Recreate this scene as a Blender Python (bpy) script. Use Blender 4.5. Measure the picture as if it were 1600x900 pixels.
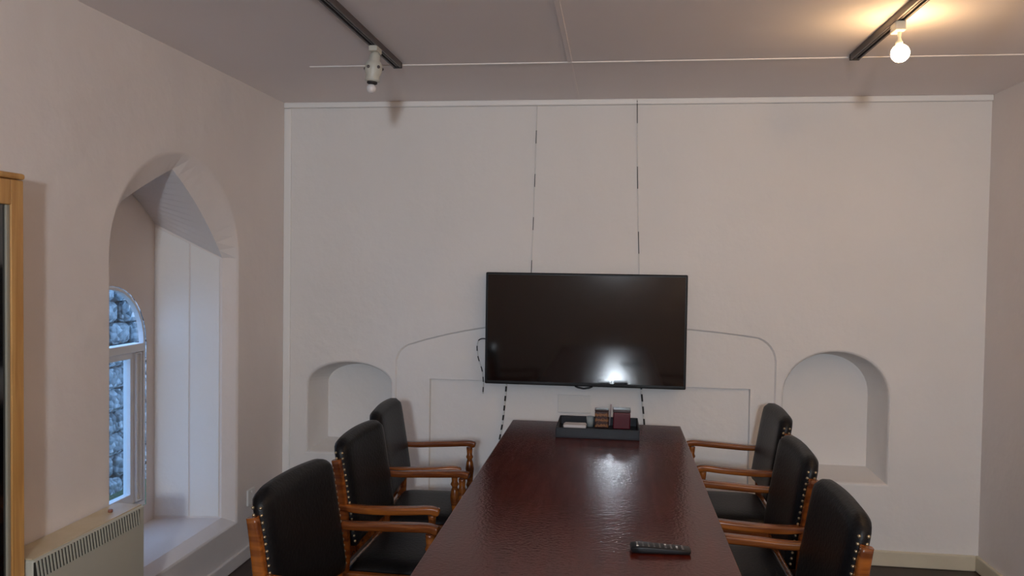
import bpy, bmesh, math, random
from mathutils import Vector, Matrix
from mathutils.geometry import tessellate_polygon
random.seed(4)
for o in list(bpy.data.objects): bpy.data.objects.remove(o)
S = bpy.context.scene; C = S.collection
PI = math.pi

# ------------------------------------------------------------ camera
FPX, YAW, PIT, ROLL, CH = 1257.96, .1261, .0290, .0144, 1.4884
c_, s_ = math.cos(YAW), math.sin(YAW)
F = Vector((-s_*math.cos(PIT), c_*math.cos(PIT), -math.sin(PIT)))
R0 = Vector((c_, s_, 0)); U0 = R0.cross(F)
R = math.cos(ROLL)*R0+math.sin(ROLL)*U0; U = -math.sin(ROLL)*R0+math.cos(ROLL)*U0
cam = bpy.data.objects.new('camera', bpy.data.cameras.new('camera')); C.objects.link(cam)
cam.matrix_world = Matrix(((R.x, U.x, -F.x, 0), (R.y, U.y, -F.y, 0), (R.z, U.z, -F.z, CH), (0, 0, 0, 1)))
cam.data.sensor_width = 36; cam.data.lens = FPX/1600*36; cam.data.clip_start = .02
S.camera = cam
# ------------------------------------------------------------ view, world, lights
S.view_settings.view_transform = 'Standard'; S.view_settings.look = 'None'
S.view_settings.gamma = 1; S.view_settings.use_curve_mapping = False
S.view_settings.exposure = 1.93
W = bpy.data.worlds.new('sky'); S.world = W; W.use_nodes = True
wn = W.node_tree.nodes; bg = wn['Background']
sky = wn.new('ShaderNodeTexSky'); sky.sky_type = 'HOSEK_WILKIE'; sky.turbidity = 6; sky.sun_direction = (.3, .5, .6)
mx = wn.new('ShaderNodeMix'); mx.data_type = 'RGBA'; mx.inputs[0].default_value = .8
W.node_tree.links.new(sky.outputs[0], mx.inputs[6]); mx.inputs[7].default_value = (.42, .62, 1, 1)
W.node_tree.links.new(mx.outputs[2], bg.inputs[0]); bg.inputs[1].default_value = .9

def light(name, kind, loc, energy, color, size=.03, rot=None, sy=None):
    l = bpy.data.lights.new(name, kind); l.energy = energy; l.color = color
    if kind == 'AREA':
        l.size = size
        if sy: l.shape = 'RECTANGLE'; l.size_y = sy
    else: l.shadow_soft_size = size
    o = bpy.data.objects.new(name, l); o.location = loc
    if rot: o.rotation_euler = rot
    C.objects.link(o); return o
YF = -1.7                                   # wall behind the photographer
# added unseen light in place of a camera flash, for screen and table glare
light('added_rear_light', 'AREA', (.03, YF-.12, 1.82), 18.5, (.80, .90, 1), .19, (PI/2, 0, 0), .22)
WARM = (1, .66, .36)

# ------------------------------------------------------------ materials
def mat(name, col, rough=.6, metal=0, noise=None, bump=None, emit=None, spec=None, coat=None):
    """noise=(scale, second colour, amount)  bump=(scale, strength, distance)"""
    m = bpy.data.materials.new(name); m.use_nodes = True
    nt = m.node_tree; n = nt.nodes; b = n['Principled BSDF']; L = nt.links.new
    b.inputs['Base Color'].default_value = (*col, 1); b.inputs['Roughness'].default_value = rough
    b.inputs['Metallic'].default_value = metal
    if spec is not None: b.inputs['Specular IOR Level'].default_value = spec
    if coat: b.inputs['Coat Weight'].default_value = coat[0]; b.inputs['Coat Roughness'].default_value = coat[1]
    tc = n.new('ShaderNodeTexCoord')
    if noise:
        t = n.new('ShaderNodeTexNoise'); t.inputs['Scale'].default_value = noise[0]; t.inputs['Detail'].default_value = 5
        L(tc.outputs['Object'], t.inputs[0])
        mr = n.new('ShaderNodeMapRange'); mr.inputs[1].default_value = .35; mr.inputs[2].default_value = .65
        mr.inputs[4].default_value = noise[2]; L(t.outputs[0], mr.inputs[0])
        x = n.new('ShaderNodeMix'); x.data_type = 'RGBA'; x.inputs[6].default_value = (*col, 1); x.inputs[7].default_value = (*noise[1], 1)
        L(mr.outputs[0], x.inputs[0]); L(x.outputs[2], b.inputs['Base Color'])
    if bump:
        t2 = n.new('ShaderNodeTexNoise'); t2.inputs['Scale'].default_value = bump[0]; t2.inputs['Detail'].default_value = 6
        L(tc.outputs['Object'], t2.inputs[0])
        bp = n.new('ShaderNodeBump'); bp.inputs['Strength'].default_value = bump[1]; bp.inputs['Distance'].default_value = bump[2]
        L(t2.outputs[0], bp.inputs['Height']); L(bp.outputs[0], b.inputs['Normal'])
        if coat: L(bp.outputs[0], b.inputs['Coat Normal'])
    if emit: b.inputs['Emission Color'].default_value = (*emit[0], 1); b.inputs['Emission Strength'].default_value = emit[1]
    return m
M = {}
M['wall'] = mat('painted_plaster', (.80, .78, .765), .75, noise=(1.6, (.75, .73, .715), .6), bump=(9, .35, .02))
M['wall_side'] = mat('cream_plaster', (.78, .725, .70), .75, noise=(2.2, (.73, .67, .645), .6), bump=(7, .35, .02))
M['ceil'] = mat('ceiling_paint', (.90, .835, .82), .7, noise=(1.5, (.86, .79, .77), .5), bump=(4, .15, .01))
M['strip'] = mat('cover_strip_paint', (.88, .83, .80), .5)
M['coving'] = mat('trim_paint', (.86, .85, .84), .5, bump=(20, .1, .005))
M['skirting'] = mat('cream_skirting_paint', (.66, .60, .46), .45, noise=(8, (.58, .52, .40), .5))
M['white'] = mat('window_paint', (.78, .80, .82), .4, bump=(30, .1, .003))
M['plate'] = mat('white_plastic', (.72, .71, .69), .35)
M['heater'] = mat('cream_enamel', (.55, .54, .46), .4, noise=(3, (.50, .49, .42), .5))
M['heater_top'] = mat('yellowed_enamel', (.62, .52, .36), .4, noise=(14, (.55, .43, .25), .6))
M['dark'] = mat('dark_slot', (.03, .027, .022), .6)
M['pine'] = mat('pale_varnished_wood', (.60, .33, .11), .38)
M['black'] = mat('black_plastic', (.008, .008, .009), .4, spec=.25)
M['screen'] = mat('screen_glass', (.003, .003, .004), .07, spec=1.0, coat=(.6, .07))
M['track'] = mat('track_metal', (.10, .085, .085), .45, .4)
M['track_dark'] = mat('track_slot', (.02, .016, .016), .6)
M['lampwhite'] = mat('lamp_plastic', (.52, .51, .45), .4)
M['glassbulb'] = mat('frosted_bulb', (.75, .72, .72), .15)
M['leather'] = mat('black_leather', (.004, .004, .005), .42, noise=(30, (.007, .006, .007), .6), bump=(90, .35, .004), spec=.24)
M['brass'] = mat('antique_brass', (.42, .34, .22), .35, .9)
M['tray'] = mat('black_lacquer', (.009, .010, .015), .45, spec=.3)
M['redbox'] = mat('dark_red_tin', (.085, .006, .014), .35, noise=(60, (.09, .008, .018), .5))
M['lid'] = mat('dark_brown_lid', (.035, .015, .015), .4)
M['paper'] = mat('white_paper', (.62, .60, .62), .6)
M['button'] = mat('grey_rubber', (.16, .15, .15), .4)
M['grass'] = mat('lawn', (.05, .10, .05), .9, noise=(20, (.09, .14, .06), 1), bump=(60, .8, .05))
M['jack'] = mat('cord_black', (.012, .012, .014), .5)

def wood(name, c1, c2, rough, scale=(1, 14, 14), spec=.5):
    m = mat(name, c1, rough, spec=spec); nt = m.node_tree; n = nt.nodes; L = nt.links.new
    tc = n.new('ShaderNodeTexCoord'); mp = n.new('ShaderNodeMapping'); mp.inputs['Scale'].default_value = scale
    t = n.new('ShaderNodeTexNoise'); t.inputs['Scale'].default_value = 3; t.inputs['Detail'].default_value = 7; t.inputs['Distortion'].default_value = .8
    L(tc.outputs['Object'], mp.inputs[0]); L(mp.outputs[0], t.inputs[0])
    r = n.new('ShaderNodeValToRGB'); r.color_ramp.elements[0].position = .35; r.color_ramp.elements[1].position = .68
    r.color_ramp.elements[0].color = (*c1, 1); r.color_ramp.elements[1].color = (*c2, 1)
    L(t.outputs[0], r.inputs[0]); L(r.outputs[0], n['Principled BSDF'].inputs['Base Color'])
    return m
M['oak'] = wood('varnished_orange_oak', (.12, .030, .006), (.33, .100, .015), .26)
M['floor'] = wood('dark_floorboards', (.018, .009, .006), (.040, .018, .012), .4, (14, 1, 1))
# glossy mahogany table top with an orange-peel lacquer
M['table'] = wood('mahogany_lacquer', (.052, .0055, .0028), (.095, .013, .0050), .155, (16, 1.2, 1), .30)
nt = M['table'].node_tree; n = nt.nodes; L = nt.links.new
t = n.new('ShaderNodeTexNoise'); t.inputs['Scale'].default_value = 105; t.inputs['Detail'].default_value = 3
tc = n.new('ShaderNodeTexCoord'); L(tc.outputs['Object'], t.inputs[0])
bp = n.new('ShaderNodeBump'); bp.inputs['Strength'].default_value = .34; bp.inputs['Distance'].default_value = .002
L(t.outputs[0], bp.inputs['Height']); L(bp.outputs[0], n['Principled BSDF'].inputs['Normal'])
# pine frame grain
M['pine'] = wood('pale_varnished_pine', (.48, .24, .07), (.66, .38, .13), .4, (12, 12, 1))
# striped tin
m = mat('striped_tin', (.3, .15, .05), .35); nt = m.node_tree; n = nt.nodes; L = nt.links.new
tc = n.new('ShaderNodeTexCoord'); w = n.new('ShaderNodeTexWave'); w.bands_direction = 'Z'; w.inputs['Scale'].default_value = 13
w.inputs['Distortion'].default_value = 3; w.inputs['Detail Scale'].default_value = 12
L(tc.outputs['Object'], w.inputs[0]); r = n.new('ShaderNodeValToRGB'); r.color_ramp.elements[0].color = (.03, .008, .008, 1)
r.color_ramp.elements[1].color = (.24, .10, .03, 1); r.color_ramp.elements[0].position = .4; L(w.outputs[0], r.inputs[0]); L(r.outputs[0], n['Principled BSDF'].inputs['Base Color'])
M['striped'] = m
# plain dark cords, with pale wall-toned gaps painted in to imitate image aliasing
def cord_mat(name, pitch, duty, phase):
    m = mat(name, (.7, .69, .67), .6); nt = m.node_tree; n = nt.nodes; L = nt.links.new
    tc = n.new('ShaderNodeTexCoord'); sp = n.new('ShaderNodeSeparateXYZ'); L(tc.outputs['Object'], sp.inputs[0])
    a = n.new('ShaderNodeMath'); a.operation = 'MULTIPLY_ADD'; a.inputs[1].default_value = 1/pitch; a.inputs[2].default_value = phase+50; L(sp.outputs[2], a.inputs[0])
    f = n.new('ShaderNodeMath'); f.operation = 'FRACT'; L(a.outputs[0], f.inputs[0])
    g = n.new('ShaderNodeMath'); g.operation = 'LESS_THAN'; g.inputs[1].default_value = duty; L(f.outputs[0], g.inputs[0])
    x = n.new('ShaderNodeMix'); x.data_type = 'RGBA'; x.inputs[6].default_value = (.7, .69, .67, 1); x.inputs[7].default_value = (.02, .02, .022, 1)
    L(g.outputs[0], x.inputs[0]); L(x.outputs[2], n['Principled BSDF'].inputs['Base Color']); return m
# rubble stone wall outside
m = mat('rubble_stone', (.2, .22, .24), .9); nt = m.node_tree; n = nt.nodes; L = nt.links.new
tc = n.new('ShaderNodeTexCoord'); v = n.new('ShaderNodeTexVoronoi'); v.inputs['Scale'].default_value = 24; L(tc.outputs['Object'], v.inputs[0])
r = n.new('ShaderNodeValToRGB'); r.color_ramp.elements[0].color = (.05, .07, .08, 1); r.color_ramp.elements[1].color = (.42, .47, .50, 1)
L(v.outputs['Color'], r.inputs[0]); L(r.outputs[0], n['Principled BSDF'].inputs['Base Color'])
bp = n.new('ShaderNodeBump'); bp.inputs['Distance'].default_value = .04; L(v.outputs['Distance'], bp.inputs['Height']); bp.invert = True
L(bp.outputs[0], n['Principled BSDF'].inputs['Normal']); M['stone'] = m
# clear glass
m = bpy.data.materials.new('window_glass'); m.use_nodes = True; n = m.node_tree.nodes; n.clear()
o_ = n.new('ShaderNodeOutputMaterial'); tr = n.new('ShaderNodeBsdfTransparent'); gl = n.new('ShaderNodeBsdfGlossy'); gl.inputs['Roughness'].default_value = .03
mxs = n.new('ShaderNodeMixShader'); mxs.inputs[0].default_value = .07; tr.inputs[0].default_value = (.86, .95, 1, 1)
m.node_tree.links.new(tr.outputs[0], mxs.inputs[1]); m.node_tree.links.new(gl.outputs[0], mxs.inputs[2]); m.node_tree.links.new(mxs.outputs[0], o_.inputs[0])
M['glass'] = m

# ------------------------------------------------------------ mesh helpers
def obj(name, bm, m, parent=None, smooth=False, loc=None):
    bmesh.ops.recalc_face_normals(bm, faces=bm.faces)
    me = bpy.data.meshes.new(name); bm.to_mesh(me); bm.free()
    for mm in (m if isinstance(m, (list, tuple)) else [m]): me.materials.append(mm)
    if smooth:
        for p in me.polygons: p.use_smooth = True
    o = bpy.data.objects.new(name, me); C.objects.link(o)
    if parent: o.parent = parent
    if loc: o.location = loc
    return o
def box(bm, x0, x1, y0, y1, z0, z1, bev=0, mi=0, seg=2):
    b = bmesh.new(); bmesh.ops.create_cube(b, size=1)
    for v in b.verts: v.co = Vector(((x0+x1)/2+v.co.x*(x1-x0), (y0+y1)/2+v.co.y*(y1-y0), (z0+z1)/2+v.co.z*(z1-z0)))
    if bev: bmesh.ops.bevel(b, geom=b.edges[:], offset=bev, segments=seg, affect='EDGES', profile=.5)
    merge(bm, b, mi); return bm
def merge(bm, b, mi=0, mtx=None):
    mp = {}
    for v in b.verts: mp[v] = bm.verts.new(mtx @ v.co if mtx else v.co)
    for f in b.faces:
        nf = bm.faces.new([mp[v] for v in f.verts]); nf.material_index = mi; nf.smooth = f.smooth
    b.free()
def lathe(bm, prof, p0=(0, 0, 0), axis=(0, 0, 1), n=20, mi=0, smooth=True):
    """prof: list of (radius, distance along axis)"""
    q = Vector((0, 0, 1)).rotation_difference(Vector(axis).normalized()); p0 = Vector(p0); rings = []
    for r, h in prof:
        rings.append([bm.verts.new(p0+q @ Vector((max(r, 1e-4)*math.cos(2*PI*k/n), max(r, 1e-4)*math.sin(2*PI*k/n), h))) for k in range(n)])
    for a, b in zip(rings, rings[1:]):
        for k in range(n):
            f = bm.faces.new((a[k], a[(k+1) % n], b[(k+1) % n], b[k])); f.material_index = mi; f.smooth = smooth
    for rg in (rings[0], rings[-1]):
        f = bm.faces.new(rg); f.material_index = mi
def sweep(bm, pts, sec, mi=0, up=(0, 0, 1), smooth=True):
    """sec(i, t) -> list of (a, b) section offsets: a sideways, b along 'up'"""
    pts = [Vector(p) for p in pts]; rings = []; N = len(pts)
    for i, p in enumerate(pts):
        t = (pts[min(i+1, N-1)]-pts[max(i-1, 0)]).normalized()
        s = t.cross(Vector(up)).normalized(); u = s.cross(t).normalized()
        rings.append([bm.verts.new(p+s*a+u*b) for a, b in sec(i, i/(N-1))])
    n = len(rings[0])
    for a, b in zip(rings, rings[1:]):
        for k in range(n):
            f = bm.faces.new((a[k], a[(k+1) % n], b[(k+1) % n], b[k])); f.material_index = mi; f.smooth = smooth
    for rg in (rings[0], rings[-1]): bm.faces.new(rg).material_index = mi
def circ(r, n=8): return [(r*math.cos(2*PI*k/n), r*math.sin(2*PI*k/n)) for k in range(n)]
def rrect(w, h, r, n=3):
    o = []
    for cx, cy, a0 in ((w/2-r, h/2-r, 0), (-w/2+r, h/2-r, 90), (-w/2+r, -h/2+r, 180), (w/2-r, -h/2+r, 270)):
        for k in range(n+1):
            a = math.radians(a0+90*k/n); o.append((cx+r*math.cos(a), cy+r*math.sin(a)))
    return o
def smooth_pts(pts, n=6):
    P = [Vector(p) for p in pts]; P = [2*P[0]-P[1]]+P+[2*P[-1]-P[-2]]; out = []
    for i in range(1, len(P)-2):
        for k in range(n):
            t = k/n; a, b, c, d = P[i-1:i+3]
            out.append(.5*((2*b)+(c-a)*t+(2*a-5*b+4*c-d)*t*t+(3*b-a-3*c+d)*t**3))
    out.append(P[-2]); return out
def tag(o, label=None, cat=None, group=None, kind=None):
    if label: o['label'] = label
    if cat: o['category'] = cat
    if group: o['group'] = group
    if kind: o['kind'] = kind
    return o
def thing(name, label, cat, loc, rz=0, group=None):
    o = bpy.data.objects.new(name, None); C.objects.link(o); o.location = loc; o.rotation_euler = (0, 0, rz); o.empty_display_size = .1
    return tag(o, label, cat, group)
def struct(name, bm, m, **k): o = obj(name, bm, m, **k); o['kind'] = 'structure'; return o
def copy_tree(o, parent=None):
    c = o.copy(); C.objects.link(c); c.parent = parent
    for ch in list(kids[o.name]): copy_tree(ch, c)
    return c
kids = {}
def register(o):
    for x in bpy.data.objects: kids[x.name] = []
    for x in bpy.data.objects:
        if x.parent: kids[x.parent.name].append(x)

# ------------------------------------------------------------ room
XL, XR, D, H = -1.797, 1.818, 4.223, 2.350
TH = .30
def holed(bm, outer, holes, f3):
    """fill the 2-D polygon 'outer' minus 'holes', f3 maps 2-D to 3-D"""
    polys = [outer]+holes; flat = [p for q in polys for p in q]
    vs = [bm.verts.new(f3(*p)) for p in flat]
    for t in tessellate_polygon([[Vector((a, b, 0)) for a, b in q] for q in polys]):
        try: bm.faces.new([vs[i] for i in t])
        except ValueError: pass
    out = []; k = 0
    for q in polys: out.append(vs[k:k+len(q)]); k += len(q)
    return out
def loft(bm, a, b, smooth=False):
    for k in range(len(a)):
        f = bm.faces.new((a[k], a[(k+1) % len(a)], b[(k+1) % len(a)], b[k])); f.smooth = smooth
def arc2(p0, p1, bulge, n):
    """points from p0 to p1 (excl. p1), quadratic bulge to the left of the chord"""
    p0 = Vector(p0); p1 = Vector(p1); d = p1-p0; nn = Vector((-d.y, d.x))
    return [tuple(p0+d*(k/n)+nn*bulge*4*(k/n)*(1-k/n)) for k in range(n)]
bm = bmesh.new(); box(bm, XL-.4, XR+.3, YF-.3, D+.3, -.12, 0); struct('floor', bm, M['floor'])
bm = bmesh.new(); box(bm, XL-.5, XR+.3, YF-.3, D+.3, H, H+.12); struct('ceiling', bm, M['ceil'])
bm = bmesh.new(); box(bm, XR, XR+.25, YF-.3, D+.3, 0, H); struct('wall_right', bm, M['wall_side'])

# back wall: two arched niches and the outline of the blocked fireplace
def arch_ring(x0, x1, zb, zs, zt, n=22):
    o = [(x0, zb), (x1, zb)]; cx = (x0+x1)/2; rx = (x1-x0)/2
    for k in range(n+1):
        a = PI*k/n; o.append((cx+rx*math.cos(a), zs+(zt-zs)*math.sin(a)**.9))
    return o
def inset(r, d):
    cx = sum(p[0] for p in r)/len(r); cz = (max(p[1] for p in r)+min(p[1] for p in r))/2
    w = (max(p[0] for p in r)-min(p[0] for p in r))/2; h = (max(p[1] for p in r)-min(p[1] for p in r))/2
    cx = (max(p[0] for p in r)+min(p[0] for p in r))/2
    return [(cx+(x-cx)*(w-d)/w, cz+(z-cz)*(h-d)/h) for x, z in r]
nL = arch_ring(-1.668, -1.172, .437, .815, .955)
nR = arch_ring(.852, 1.388, .400, .84, 1.082)
hearth = [(-1.172, .02), (.828, .02), (.828, 1.02)]
hearth = [(-1.165, .02), (.828, .02)] + arc2((.828, 1.02), (.74, 1.135), -.15, 6) + arc2((.74, 1.135), (.398, 1.170), -.01, 4) + arc2((.398, 1.170), (-.68, 1.155), -.02, 10) + arc2((-.68, 1.155), (-1.10, 1.052), -.02, 4) + arc2((-1.10, 1.052), (-1.165, .95), -.15, 6) + [(-1.165, .97)]
# niches are fractionally clear of the fireplace outline
nL = [(min(x, -1.178), z) for x, z in nL]
bm = bmesh.new()
rg = holed(bm, [(XL-.02, -.02), (XR+.02, -.02), (XR+.02, H+.02), (XL-.02, H+.02)], [nL, nR, hearth], lambda a, b: Vector((a, D, b)))
for ring, pts, sx, dep in ((rg[1], nL, .0, .23), (rg[2], nR, .0, .23)):
    prev = ring
    for ins, y in ((.007, .003), (.012, .012), (.045, dep)):
        q = inset(pts, ins); cur = [bm.verts.new((x, D+y, z)) for x, z in q]; loft(bm, prev, cur); prev = cur
    bm.faces.new(prev)
# blocked fireplace: shallow step, then a flat square panel a little deeper
q1 = [bm.verts.new((x, D+.010, z)) for x, z in inset(hearth, .008)]; loft(bm, rg[3], q1)
pan = [(-.977, .03), (.703, .03), (.703, .868), (-.977, .868)]
in2 = inset(hearth, .008)
vs = q1+[bm.verts.new((x, D+.010, z)) for x, z in pan]
for t in tessellate_polygon([[Vector((a, b, 0)) for a, b in in2], [Vector((a, b, 0)) for a, b in pan]]): bm.faces.new([vs[i] for i in t])
q2 = [bm.verts.new((x, D+.032, z)) for x, z in inset(pan, .004)]; loft(bm, vs[len(q1):], q2); bm.faces.new(q2)
# solid backing so no daylight leaks
box(bm, XL-.4, XR+.25, D+.26, D+.36, -.1, H+.1)
struct('wall_back', bm, M['wall'])

# left wall with its deep pointed niche and arched window
def pointed(near, far, zb, zsn, zsf, apex, bn, bf, n=12):
    o = [(near, zb), (far, zb)]
    o += arc2((far, zsf), apex, -bf, n) + arc2(apex, (near, zsn), -bn, n) + [(near, zsn)]
    return o
outer = [(2.68, .212), (3.690, .212)]+[(3.185+(.505)*math.cos(PI*k/24), 1.50+.44*math.sin(PI*k/24)) for k in range(25)]
inn = pointed(2.735, 3.640, .250, 1.645, 1.50, (3.20, 1.870), .02, .045)
back = pointed(2.90, 3.60, .240, 1.58, 1.66, (3.27, 1.85), .03, .05)
XB = -2.18
bm = bmesh.new()
rg = holed(bm, [(YF-.02, -.02), (D+.02, -.02), (D+.02, H+.02), (YF-.02, H+.02)], [outer], lambda a, b: Vector((XL, a, b)))
prev = rg[1]
for q, dq in ((.10, .002), (.22, .010), (1, .06)):       # splayed plaster edge with a soft outer line
    cur = [bm.verts.new((XL-dq, y0+(y1-y0)*q, z0+(z1-z0)*q)) for (y0, z0), (y1, z1) in zip(outer, inn)]; loft(bm, prev, cur, q < 1); prev = cur
cur = [bm.verts.new((XB, y, z)) for y, z in back]; loft(bm, prev, cur); prev = cur
def wring(y0, y1, zb, zs, rise, n=16):
    o = [(y0, zb), (y1, zb)]; cy = (y0+y1)/2; r = (y1-y0)/2
    return o+[(cy+r*math.cos(PI*k/n), zs+rise*math.sin(PI*k/n)) for k in range(n+1)]
wo = wring(2.995, 3.535, .33, 1.10, .27)
vs = prev+[bm.verts.new((XB, y, z)) for y, z in wo]
for t in tessellate_polygon([[Vector((a, b, 0)) for a, b in back], [Vector((a, b, 0)) for a, b in wo]]): bm.faces.new([vs[i] for i in t])
wide = wring(2.95, 3.68, .28, 1.08, .40)
w2 = [bm.verts.new((XB-.07, y, z)) for y, z in wide]; loft(bm, vs[len(prev):], w2)
# outer faces of the masonry
holed(bm, [(YF-.02, -.02), (D+.3, -.02), (D+.3, H+.02), (YF-.02, H+.02)], [wide], lambda a, b: Vector((XB-.07, a, b)))
struct('wall_left', bm, M['wall_side'])
# shutter-like boards lining the far reveal of the niche
bm = bmesh.new()
for xa, xb in ((-2.175, -2.012), (-2.006, -1.868)):
    b = bmesh.new(); bmesh.ops.create_cube(b, size=1)
    for v in b.verts:
        x = xa if v.co.x < 0 else xb
        yy = 3.60+(x-XB)/(XL-.06-XB)*.04
        v.co = Vector((x, yy-.004 if v.co.y < 0 else yy-.0005, .256 if v.co.z < 0 else 1.50+(x+1.868)/(-.307)*.145))
    bmesh.ops.bevel(b, geom=b.edges[:], offset=.002, segments=1, affect='EDGES'); merge(bm, b)
tag(struct('trim_1', bm, M['wall']), 'white boards lining the side of the window niche')

# arched window: frame, transom, casement, glass
bm = bmesh.new(); XW = XB-.032
def frame_ring(bm, a, b, x0, x1):
    A0 = [bm.verts.new((x1, y, z)) for y, z in a]; B0 = [bm.verts.new((x1, y, z)) for y, z in b]
    A1 = [bm.verts.new((x0, y, z)) for y, z in a]; B1 = [bm.verts.new((x0, y, z)) for y, z in b]
    loft(bm, A0, B0); loft(bm, A1, B1); loft(bm, A0, A1); loft(bm, B0, B1)
frame_ring(bm, wring(2.996, 3.534, .331, 1.10, .269), wring(3.012, 3.520, .352, 1.10, .254), XW+.004, XW+.028)
box(bm, XW-.02, XW+.034, 3.012, 3.520, 1.060, 1.098, .003)
wf = obj('window_1', bm, M['white']); wf['kind'] = 'structure'
bm = bmesh.new()
a = [(3.014, .354), (3.518, .354), (3.518, 1.058), (3.014, 1.058)]
frame_ring(bm, a, [(3.105, .40), (3.440, .40), (3.440, 1.03), (3.105, 1.03)], XW-.022, XW+.012)
frame_ring(bm, [(3.470, .36), (3.512, .36), (3.512, 1.055), (3.470, 1.055)], [(3.478, .366), (3.505, .366), (3.505, 1.05), (3.478, 1.05)], XW+.012, XW+.024)
cas = obj('casement', bm, M['white'], wf)
bm = bmesh.new(); g = wring(3.010, 3.522, .352, 1.10, .256)
bm.faces.new([bm.verts.new((XW-.004, y, z)) for y, z in g]); bm.faces.new([bm.verts.new((XW-.008, y, z)) for y, z in g])
obj('glass_pane', bm, M['glass'], wf)
# outside: rubble wall and lawn
bm = bmesh.new(); box(bm, -7, XB-.35, 0, 9, -.35, -.15); struct('ground', bm, M['grass'])
bm = bmesh.new()
for k in range(26):
    for j in range(10):
        y0 = 2.6+k*.21+random.uniform(-.03, .03)+(j % 2)*.1; z0 = -.2+j*.155
        box(bm, -3.9+random.uniform(-.03, .03), -3.45+random.uniform(-.03, .03), y0, y0+.20, z0, z0+.148, .03, seg=1)
struct('wall_garden', bm, M['stone'])

# wall behind the camera; its small window is added around the glare light
wz = [(-.14, 1.64), (.20, 1.64), (.20, 2.00), (-.14, 2.00)]
bm = bmesh.new()
r1 = holed(bm, [(XL-.02, -.02), (XR+.02, -.02), (XR+.02, H+.02), (XL-.02, H+.02)], [wz], lambda a, b: Vector((a, YF, b)))
r2 = holed(bm, [(XL-.4, -.02), (XR+.25, -.02), (XR+.25, H+.02), (XL-.4, H+.02)], [wz], lambda a, b: Vector((a, YF-.10, b)))
loft(bm, r1[1], r2[1]); struct('wall_front', bm, mat('brown_plaster', (.36, .29, .25), .8, bump=(8, .3, .01)))
bm = bmesh.new()
for x0, x1, z0, z1 in ((-.138, -.115, 1.642, 1.998), (.175, .198, 1.642, 1.998), (-.115, .175, 1.642, 1.665), (-.115, .175, 1.975, 1.998)): box(bm, x0, x1, YF-.07, YF-.03, z0, z1, .003)
struct('added_window', bm, M['white'])  # frame of the added window, out of view

# trims
bm = bmesh.new(); box(bm, XL+.001, XR-.001, D-.022, D+.001, H-.030, H, .006); struct('trim_2', bm, M['coving'])
bm = bmesh.new(); box(bm, XL, XL+.040, D-.012, D+.001, .075, H-.031, .004); struct('trim_3', bm, M['coving'])
bm = bmesh.new(); box(bm, -1.35, XR-.001, 3.435, 3.455, H-.004, H+.001, .0015); struct('trim_4', bm, M['strip'])
bm = bmesh.new(); box(bm, -.212, -.192, YF, 3.434, H-.003, H+.001, .001); struct('trim_5', bm, M['ceil'])
bm = bmesh.new(); box(bm, -.208, -.194, 3.456, D-.023, H-.002, H+.001, .0007); struct('trim_6', bm, M['ceil'])
bm = bmesh.new(); box(bm, XL+.015, XR-.015, D-.016, D+.002, 0, .078, .006); struct('baseboard_back', bm, M['skirting'])
bm = bmesh.new(); box(bm, XR-.016, XR+.001, YF, D-.001, 0, .078, .006); struct('baseboard_right', bm, M['skirting'])
bm = bmesh.new(); box(bm, XL-.001, XL+.015, 1.9, D-.001, 0, .07, .006); struct('baseboard_left', bm, M['wall_side'])

# ------------------------------------------------------------ conference table
TX0, TX1, TY0, TY1, TZ = -.471, .320, .85, 3.816, .745
t = thing('conference_table', 'long glossy reddish brown meeting table in the middle of the room', 'table', ((TX0+TX1)/2, (TY0+TY1)/2, 0))
hx, hy = (TX1-TX0)/2, (TY1-TY0)/2
bm = bmesh.new(); box(bm, -hx, hx, -hy, hy, TZ-.032, TZ, .004, seg=3); obj('tabletop', bm, M['table'], t)
bm = bmesh.new()
ax, ay = hx-.11, hy-.12
for x0, x1, y0, y1 in ((-ax, -ax+.022, -ay, ay), (ax-.022, ax, -ay, ay), (-ax+.022, ax-.022, -ay, -ay+.022), (-ax+.022, ax-.022, ay-.022, ay)): box(bm, x0, x1, y0, y1, TZ-.12, TZ-.032)
obj('apron', bm, M['table'], t)
for sx in (-1, 1):
    for sy in (-1, 1):
        bm = bmesh.new(); x, y = sx*(ax-.035), sy*(ay-.035)
        sweep(bm, [(x, y, 0), (x, y, .35), (x, y, TZ-.033)], lambda i, q: rrect(.045+.02*q, .045+.02*q, .005), up=(0, 1, 0), smooth=False)
        obj('leg', bm, M['table'], t)

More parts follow.
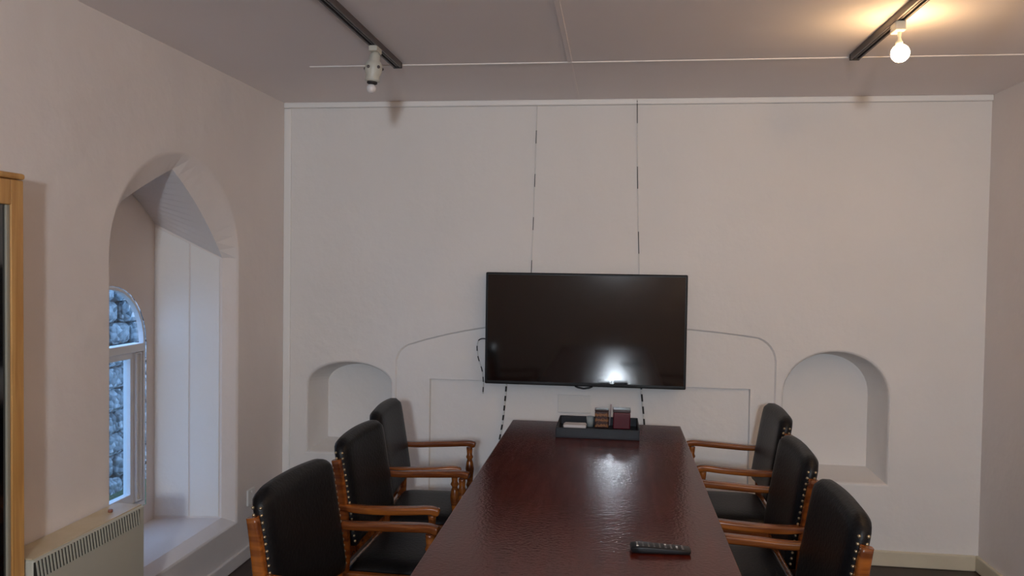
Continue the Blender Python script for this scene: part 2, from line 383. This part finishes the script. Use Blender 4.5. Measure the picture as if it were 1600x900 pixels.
# ------------------------------------------------------------ chairs
def padded_back():
    """upholstered slab, 0.43 wide, leaning back, domed top with rounded corners"""
    bm = bmesh.new(); NY, NZ = 22, 22; W2 = .219; grid = {}
    def outline(v):            # half width at height v, 0..1
        return W2*(1-.045*max(0, (v-.90)/.10)**2.2)*(1-.05*max(0, (.1-v)/.1)**2)
    def pos(u, v, side):
        y = u*outline(v); zt = .882-.008*abs(u)**2-.018*(max(0, abs(u)-.74)/.26)**2; z = .515+(zt-.515)*v
        lean = -.118-.055*(v**1.1)
        ex = max(0, 1-abs(u)**7)**.5; ez = max(0, 1-abs(2*v-1)**14)**.5; th = .010+.020*ex*ez
        cen = lean-.028+.012*abs(u)**2
        return Vector((cen+side*th, y, z))
    for s in (1, -1):
        for i in range(NY+1):
            for j in range(NZ+1): grid[s, i, j] = bm.verts.new(pos(-1+2*i/NY, j/NZ, s))
    for s in (1, -1):
        for i in range(NY):
            for j in range(NZ): bm.faces.new((grid[s, i, j], grid[s, i+1, j], grid[s, i+1, j+1], grid[s, i, j+1])).smooth = True
    edge = [(i, 0) for i in range(NY)]+[(NY, j) for j in range(NZ)]+[(i, NZ) for i in range(NY, 0, -1)]+[(0, j) for j in range(NZ, 0, -1)]
    for k in range(len(edge)):
        a, b = edge[k], edge[(k+1) % len(edge)]
        bm.faces.new((grid[1, *a], grid[1, *b], grid[-1, *b], grid[-1, *a])).smooth = True
    return bm, pos
def make_chair():
    t = thing('armchair', '', 'chair', (0, 0, 0))
    oak = M['oak']
    # back posts sweep from rear leg up beside the padding
    for s in (-1, 1):
        bm = bmesh.new()
        pts = smooth_pts([(-.215, s*.225, 0), (-.185, s*.225, .22), (-.163, s*.225, .43), (-.163, s*.227, .60), (-.178, s*.229, .74), (-.190, s*.230, .815)], 5)
        sweep(bm, pts, lambda i, q: rrect(.026, .040*(1-.25*abs(q-.5)*2), .007), up=(1, 0, 0))
        obj('back_post', bm, oak, t)
    pb, pos = padded_back(); back = obj('backrest', pb, M['leather'], t, smooth=True)
    for s in (-1, 1):
        bm = bmesh.new()
        for k in range(17):
            v = .06+.88*k/16; p = pos(s, v, 0)
            for sx in (.011, -.011):
                b = bmesh.new(); bmesh.ops.create_uvsphere(b, u_segments=8, v_segments=5, radius=.0048)
                for f in b.faces: f.smooth = True
                merge(bm, b, 0, Matrix.Translation(p+Vector((sx, s*.0008, 0))))
        tag(obj('nail_trim', bm, M['brass'], back), 'row of brass upholstery nails')
    # lower back rail
    bm = bmesh.new(); box(bm, -.182, -.158, -.214, .214, .455, .500, .004); obj('back_rail', bm, oak, t)
    # turned front legs that carry the arms
    for s in (-1, 1):
        bm = bmesh.new(); p0 = Vector((.165, s*.222, 0)); p1 = Vector((.148, s*.232, .648))
        Ln = (p1-p0).length
        prof = [(.014, 0), (.020, .02), (.023, .06), (.016, .09), (.020, .12), (.018, .24), (.022, .33), (.024, .37), (.024, .445), (.020, .452),
                (.013, .462), (.018, .475), (.013, .49), (.016, .52), (.020, .550), (.015, .580), (.011, .592), (.017, .603), (.012, .615), (.014, Ln-.008), (.014, Ln)]
        lathe(bm, prof, p0, p1-p0, 14); obj('front_leg', bm, oak, t)
        # arm
        bm = bmesh.new()
        pts = smooth_pts([(-.176, s*.229, .655), (-.10, s*.236, .652), (-.02, s*.242, .655), (.07, s*.242, .660), (.14, s*.238, .664), (.175, s*.236, .657)], 6)
        sweep(bm, pts, lambda i, q: rrect(.030+.012*math.sin(PI*min(1, q*1.15)), .022+.004*q if q < .97 else .014, .006))
        obj('armrest', bm, oak, t)
        # side rail & stretcher
        bm = bmesh.new(); box(bm, -.168, .150, s*.224-.013, s*.224+.013, .375, .430, .004); obj('seat_rail', bm, oak, t)
        bm = bmesh.new(); lathe(bm, [(.008, 0), (.013, .08), (.014, .17), (.013, .26), (.008, .340)], (-.185, s*.225, .17), (1, 0, 0), 12); obj('stretcher', bm, oak, t)
    bm = bmesh.new(); box(bm, .130, .156, -.205, .205, .375, .430, .004); obj('seat_rail', bm, oak, t)
    bm = bmesh.new(); box(bm, -.172, -.148, -.205, .205, .375, .430, .004); obj('seat_rail', bm, oak, t)
    bm = bmesh.new(); lathe(bm, [(.008, 0), (.013, .11), (.015, .225), (.013, .34), (.008, .45)], (0, -.225, .17), (0, 1, 0), 12); obj('stretcher', bm, oak, t)
    # seat pad, domed
    bm = bmesh.new(); N = 16; g = {}
    for i in range(N+1):
        for j in range(N+1):
            u, v = -1+2*i/N, -1+2*j/N
            d = (max(0, 1-abs(u)**6)*max(0, 1-abs(v)**6))**.5
            g[i, j] = bm.verts.new((u*.155-.002+(.004 if 0 else 0), v*.208, .431+.034*d))
    for i in range(N):
        for j in range(N): bm.faces.new((g[i, j], g[i+1, j], g[i+1, j+1], g[i, j+1])).smooth = True
    rim = [(i, 0) for i in range(N)]+[(N, j) for j in range(N)]+[(i, N) for i in range(N, 0, -1)]+[(0, j) for j in range(N, 0, -1)]
    low = [bm.verts.new(g[k].co-Vector((0, 0, .012))) for k in rim]
    for k in range(len(rim)): bm.faces.new((g[rim[k]], g[rim[(k+1) % len(rim)]], low[(k+1) % len(rim)], low[k]))
    bm.faces.new(low); obj('seat', bm, M['leather'], t)
    return t
ch = make_chair(); register(ch)
SPOTS = [(-.782, 3.385, .05, 'black leather armchair left of the table, at its far end nearest the back wall'),
         (-.732, 2.855, -.03, 'black leather armchair in the middle of the row left of the table'),
         (-.722, 2.210, -.09, 'black leather armchair left of the table, nearest the heater'),
         (.525, 3.600, PI, 'black leather armchair right of the table, at its far end nearest the back wall'),
         (.455, 2.885, PI, 'black leather armchair in the middle of the row right of the table'),
         (.432, 2.265, PI, 'black leather armchair right of the table, beside the remote control')]
for i, (x, y, a, lab) in enumerate(SPOTS):
    o = ch if i == 0 else copy_tree(ch)
    o.location = (x, y, 0); o.rotation_euler = (0, 0, a); o['label'] = lab; o['group'] = 'armchairs around the meeting table'

# ------------------------------------------------------------ television
TVY = 4.13
tv = thing('television', 'large black flat television on the back wall above the table end', 'television', (-.146, TVY+.02, .868))
w2, h0 = .515, .580
bm = bmesh.new(); box(bm, -w2, w2, -.02, .025, 0, h0, .006); box(bm, -.38, .38, .024, .045, .08, .46, .012); obj('casing', bm, M['black'], tv)
bm = bmesh.new(); box(bm, -w2+.012, w2-.012, -.0215, -.0195, .018, h0-.012); obj('screen', bm, M['screen'], tv)
bm = bmesh.new()
sweep(bm, [(-.045, -.012, .001), (-.03, -.012, -.006), (0, -.012, -.011), (.03, -.012, -.006), (.045, -.012, .001)], lambda i, q: rrect(.014, .008, .002)); obj('sensor_bump', bm, M['black'], tv)
bm = bmesh.new(); box(bm, -.15, .15, .045, .0725, .15, .40, .003); obj('wall_mount', bm, M['track_dark'], tv)
tv.rotation_euler = (0, 0, 0)

# cords
def cord(name, pts, r, m, label, cat='cord', group=None):
    o_ = Vector(pts[0]); bm = bmesh.new(); sweep(bm, [Vector(p)-o_ for p in smooth_pts(pts, 5)], lambda i, q: circ(r, 8), up=(0, 1, .01))
    return tag(obj(name, bm, m, smooth=True, loc=o_), label, cat, group)
yc = D-.004
cord('hanging_cord', [(-.414, yc-.024, 2.318), (-.416, yc-.010, 2.26), (-.423, yc, 1.9), (-.433, yc, 1.475), (-.436, yc, 1.38)], .0019, cord_mat('cord_a', .226, .30, .86), 'thin dark cord on the wall above the television, left one of two')
cord('hanging_cord', [(.100, yc-.024, 2.345), (.102, yc-.014, 2.30), (.110, yc, 1.95), (.126, yc, 1.50), (.128, yc, 1.38)], .0021, cord_mat('cord_b', .335, .34, .36), 'thin dark cord on the wall above the television, right one of two')
yl = D-.004+.01
cord('power_cord', [(-.553, D-.03, .93), (-.558, D-.008, .84), (-.575, yl, .66), (-.60, yl, .50), (-.62, yl, .30)], .0048, cord_mat('cord_c', .052, .55, .2), 'black cord dropping from the bottom left of the television')
cord('power_cord', [(.145, D-.03, .93), (.151, D-.008, .84), (.168, yl, .68), (.178, yl, .50), (.18, yl, .30)], .0048, cord_mat('cord_d', .065, .6, .2), 'black cord dropping from the television behind the tray')
cord('aerial_cable', [(-.64, D-.02, 1.088), (-.69, D-.014, 1.094), (-.715, D-.012, 1.07), (-.712, D-.010, 1.0), (-.69, D-.007, .93), (-.682, D-.005, .87), (-.684, D+.004, .80)], .003, cord_mat('cord_e', .055, .5, .1), 'thin looped cable curling out beside the left edge of the television', 'cable')

# wall sockets
def socket(name, loc, rz, w, h, label, ncol=2):
    o = thing(name, label, 'socket', loc, rz)
    bm = bmesh.new(); box(bm, -w/2, w/2, -.010, 0, -h/2, h/2, .003); obj('faceplate', bm, M['plate'], o)
    for k in range(ncol):
        cx = (k-(ncol-1)/2)*w/ncol*.95
        bm = bmesh.new(); box(bm, cx-.005, cx+.005, -.014, -.009, h*.25, h*.36, .001); obj('switch', bm, M['plate'], o)
        bm = bmesh.new()
        for dx, dz in ((0, .008), (-.010, -.014), (.010, -.014)): box(bm, cx+dx-.003, cx+dx+.003, -.0106, -.0096, dz-.004, dz+.004)
        obj('pin_holes', bm, M['plate'], o)
socket('wall_socket', (-.197, D+.032, .757), 0, .175, .095, 'white double socket on the wall below the television')
socket('wall_socket', (XL, 3.82, .305), PI/2, .080, .080, 'small white socket low on the left wall beside the niche', 1)

# ------------------------------------------------------------ storage heater
hy0, hy1, hxf, hz = 2.150, 2.714, -1.680, .600
ht = thing('panel_heater', 'cream wall heater with slotted grille under the arched niche', 'heater', (XL+.002, hy0, 0))
L_ = hy1-hy0; dp = hxf-XL-.002
bm = bmesh.new(); box(bm, .004, dp, 0, L_, .10, hz-.004, .006); obj('casing', bm, M['heater'], ht)
bm = bmesh.new(); box(bm, .004, dp-.008, .004, L_-.004, hz-.0045, hz, .002); tag(obj('top_plate', bm, M['heater_top'], ht), 'yellowed top plate')
bm = bmesh.new(); box(bm, dp-.002, dp+.0006, .002, L_-.03, hz-.066, hz-.010)
nS = 36; st = (L_-.04)/nS
for k in range(nS):
    y = .008+k*st; b = bmesh.new(); bmesh.ops.create_cube(b, size=1)
    for v in b.verts:
        v.co = Vector((dp+.0002+(.003 if v.co.x > 0 else 0), y+(st*.42 if v.co.y > 0 else 0)+(.5-v.co.z)*.010, hz-.066+(v.co.z+.5)*.056))
    merge(bm, b, 1)
obj('grille', bm, [M['dark'], M['heater']], ht)
for y in (.12, L_-.12):
    bm = bmesh.new(); box(bm, .02, dp-.02, y-.02, y+.02, 0, .10, .003); obj('foot', bm, M['heater'], ht)
bm = bmesh.new(); lathe(bm, [(.008, 0), (.008, .008), (.006, .010)], (dp-.06, L_-.11, hz), (0, 0, 1), 14); obj('control_knob', bm, mat('red_brown_knob', (.30, .12, .08), .4), ht)

# ------------------------------------------------------------ wooden cabinet at the left edge
cb = thing('glazed_cabinet', 'tall shallow orange wood framed cabinet with dark glass at the left edge', 'cabinet', (XL+.002, 1.15, 0))
cd, cl, cz = -1.700-XL-.002, 2.140-1.15, 1.730
bm = bmesh.new()
box(bm, 0, .015, 0, cl, .0, cz-.02); box(bm, .015, cd-.022, 0, .02, 0, cz-.02); box(bm, .015, cd-.022, cl-.02, cl, 0, cz-.02)
box(bm, .015, cd-.022, .02, cl-.02, 0, .08); box(bm, .015, cd-.022, .02, cl-.02, cz-.04, cz-.02)
for z in (.45, .85, 1.25): box(bm, .015, cd-.04, .02, cl-.02, z, z+.018)
obj('carcass', bm, M['pine'], cb)
bm = bmesh.new(); box(bm, 0, cd+.004, -.004, cl+.004, cz-.018, cz, .007); obj('top_board', bm, M['pine'], cb)
bm = bmesh.new()
sw = .048
for y0, y1, z0, z1 in ((0, sw, .002, cz-.02), (cl-sw, cl, .002, cz-.02), (sw, cl-sw, cz-.092, cz-.02), (sw, cl-sw, .002, .1)): box(bm, cd-.022, cd, y0, y1, z0, z1, .003)
dr = obj('door', bm, M['pine'], cb)
bm = bmesh.new(); box(bm, cd-.016, cd-.011, sw-.004, cl-sw+.004, .096, cz-.088); obj('dark_pane', bm, M['screen'], dr)
bm = bmesh.new()
for z0, z1, y0, y1 in ((.1, cz-.092, cl-sw-.014, cl-sw), ): box(bm, cd-.013, cd-.004, y0, y1, z0, z1, .003)
tag(obj('pane_reflection', bm, mat('painted_reflection', (.30, .28, .22), .4), dr), 'grey strip standing for a reflection in the pane')  # glass reflection painted as a solid grey strip
bm = bmesh.new(); lathe(bm, [(.006, 0), (.006, .012), (.013, .018), (.012, .026), (.004, .029)], (cd, .02, .9), (1, 0, 0), 16); obj('knob', bm, M['brass'], dr)

# ------------------------------------------------------------ track lights
def track(x, y0, y1, label):
    o = thing('lighting_track', label, 'lighting track', (x, (y0+y1)/2, H), 0, None); l = (y1-y0)/2
    bm = bmesh.new()
    box(bm, -.018, .018, -l, l, -.008, 0); box(bm, -.018, -.010, -l, l, -.024, -.008, .001); box(bm, .010, .018, -l, l, -.024, -.008, .001)
    box(bm, -.003, .003, -l, l, -.020, -.008); obj('channel', bm, M['track'], o)
    bm = bmesh.new(); box(bm, -.019, .019, l, l+.012, -.025, 0, .002); obj('end_cap', bm, M['track_dark'], o)
    bm = bmesh.new(); box(bm, -.0095, -.0035, -l, l, -.0105, -.0082); box(bm, .0035, .0095, -l, l, -.0105, -.0082); obj('conductor_strip', bm, M['track_dark'], o)
track(-.940, -.9, 3.39, 'dark ceiling lighting track above the left side of the table')
track(.938, -.9, 3.385, 'dark ceiling lighting track above the right side of the table')
# left, unlit
lp = thing('track_lamp', 'unlit white track lamp with small bulb, on the left track', 'lamp', (-.940, 3.07, H-.022), 0)
bm = bmesh.new(); box(bm, -.017, .017, -.035, .035, -.022, .0, .004); lathe(bm, [(.013, 0), (.013, -.020)][::-1], (0, 0, -.020), (0, 0, 1), 16); obj('adapter', bm, M['lampwhite'], lp)
bm = bmesh.new(); axis = (-.10, 0, -1)
lathe(bm, [(.012, 0), (.020, .006), (.022, .03), (.028, .036), (.033, .045), (.034, .070), (.027, .085), (.028, .100), (.029, .108), (.014, .112)], (0, 0, -.024), axis, 24); hd = obj('lamp_head', bm, M['lampwhite'], lp)
for a in (250, 320, 30, 110, 180):
    bm = bmesh.new(); q = Vector((math.cos(math.radians(a))*.0335-.0056, math.sin(math.radians(a))*.0335, -.024-.058))
    b = bmesh.new(); bmesh.ops.create_uvsphere(b, u_segments=10, v_segments=6, radius=.0065); merge(bm, b, 0, Matrix.Translation(q)); obj('vent_hole', bm, M['track'], hd)
bm = bmesh.new(); lathe(bm, [(.020, 0), (.020, .008), (.012, .012)], (-.0108, 0, -.024-.109), axis, 20); obj('lamp_holder', bm, M['track_dark'], lp)
bm = bmesh.new()
b = bmesh.new(); bmesh.ops.create_uvsphere(b, u_segments=24, v_segments=14, radius=.0185)
for f in b.faces: f.smooth = True
merge(bm, b, 0, Matrix.Translation((-.014, 0, -.024-.136))); obj('bulb', bm, M['glassbulb'], lp)
# right, lit
def lit_lamp(loc, label, E, tilt=0):
    lp = thing('track_lamp', label, 'lamp', loc, 0)
    bm = bmesh.new(); box(bm, -.014, .020, -.03, .03, -.032, .0, .004); obj('adapter', bm, M['lampwhite'], lp)
    bm = bmesh.new(); lathe(bm, [(.0065, 0), (.0055, .02), (.0085, .028), (.012, .034), (.013, .058)], (.008, 0, -.032), (0, 0, -1), 18); obj('stem', bm, M['lampwhite'], lp)
    bm = bmesh.new()
    b = bmesh.new(); bmesh.ops.create_uvsphere(b, u_segments=28, v_segments=18, radius=.030)
    for f in b.faces: f.smooth = True
    merge(bm, b, 0, Matrix.Translation((.012, 0, -.103))); bu = obj('bulb', bm, mat('lit_bulb', (1, .85, .6), .4, emit=((1, .63, .31), E)), lp); tag(bu, 'glowing round bulb')
    return lp
lit_lamp((.938, 2.90, H-.022), 'lit track lamp with a glowing round bulb on the right track', 28)
lit_lamp((1.02, 1.95, H-.022), 'lit track lamp nearer the camera on the right track', 55)
lit_lamp((1.0, .1, H-.022), 'added fill lamp behind the camera on the right track', 45)  # added out of view for even warm fill
lit_lamp((1.0, -.75, H-.022), 'added fill lamp at the rear end of the right track', 120)  # added out of view to brighten the ceiling

# ------------------------------------------------------------ things on the table
tr = thing('serving_tray', 'shallow black tray at the far end of the table', 'tray', (-.060, 3.600, TZ), 0)
a, b2, hh = .180, .145, .044
bm = bmesh.new(); box(bm, -a, a, -b2, b2, 0, .006, .002)
box(bm, -a, a, -b2, -b2+.008, .004, hh, .003); box(bm, -a, a, b2-.008, b2, .004, hh, .003)
box(bm, -a, -a+.008, -b2+.007, b2-.007, .004, hh, .003); box(bm, a-.008, a, -b2+.007, b2-.007, .004, hh, .003); obj('tray_body', bm, M['tray'], tr)
zt = TZ+.0062
o = thing('patterned_tin', 'brown and gold banded square tin in the black tray', 'tin', (-.045, 3.690, zt), 0)
bm = bmesh.new(); box(bm, -.031, .031, -.029, .029, 0, .077, .005); obj('tin_body', bm, M['striped'], o)
bm = bmesh.new(); box(bm, -.032, .032, -.030, .030, .077, .083, .003); obj('lid', bm, M['lid'], o)
o = thing('red_tin', 'dark red square tin in the right end of the black tray', 'tin', (.045, 3.690, zt), 0)
bm = bmesh.new(); box(bm, -.039, .039, -.035, .035, 0, .075, .005); obj('tin_body', bm, M['redbox'], o)
bm = bmesh.new(); box(bm, -.040, .040, -.036, .036, .075, .088, .003); obj('lid', bm, M['lid'], o)
bm = bmesh.new()
lathe(bm, [(.003, 0), (.003, .086), (.0045, .09), (.003, .098)], (0, 0, 0), (.06, .1, 1), 10)
tag(obj('stirring_stick', bm, mat('pinkish_stick', (.42, .33, .34), .5), loc=(-.010, 3.735, zt)), 'thin pale stick standing between the two tins', 'stick')
bm = bmesh.new()
for k in range(5): box(bm, -.052+k*.002, .052-k*.001, -.033+.001*k, .033, .0012*k+.014, .0012*k+.0152)
box(bm, -.050, .050, -.032, .032, .0, .014, .003)
tag(obj('napkin_stack', bm, M['paper'], loc=(-.165, 3.64, zt)), 'white paper napkins in the left part of the tray', 'napkins')
bm = bmesh.new(); lathe(bm, [(.015, 0), (.018, .045), (.0165, .045), (.0145, .004)], (0, 0, 0), (0, 0, 1), 18)
tag(obj('small_glass', bm, mat('grey_glass', (.30, .34, .35), .15), loc=(-.098, 3.70, zt)), 'small grey cup in the tray behind the napkins', 'cup')
# remote control
rc = thing('remote_control', 'slim black remote control lying on the near part of the table', 'remote control', (.132, 2.112, TZ), .03)
bm = bmesh.new()
pts = [(-.077, 0, .008), (-.074, 0, .009), (-.05, 0, .010), (0, 0, .009), (.05, 0, .008), (.074, 0, .007), (.077, 0, .0065)]
sweep(bm, pts, lambda i, q: rrect((.036, .044, .046, .042, .040, .038, .030)[i], (.010, .016, .018, .016, .014, .012, .008)[i], .004)); obj('remote_body', bm, M['black'], rc)
for i in range(9):
    for j in range(3):
        bm = bmesh.new(); x = -.060+i*.0145; z = .0165-.00045*i*1.0
        lathe(bm, [(.0034, 0), (.0034, .0022), (.0024, .003)], (x, (j-1)*.0115, z), (0, 0, 1), 10); obj('button', bm, M['plate'] if (i, j) in ((0, 0), (5, 2), (7, 1)) else M['button'], rc)
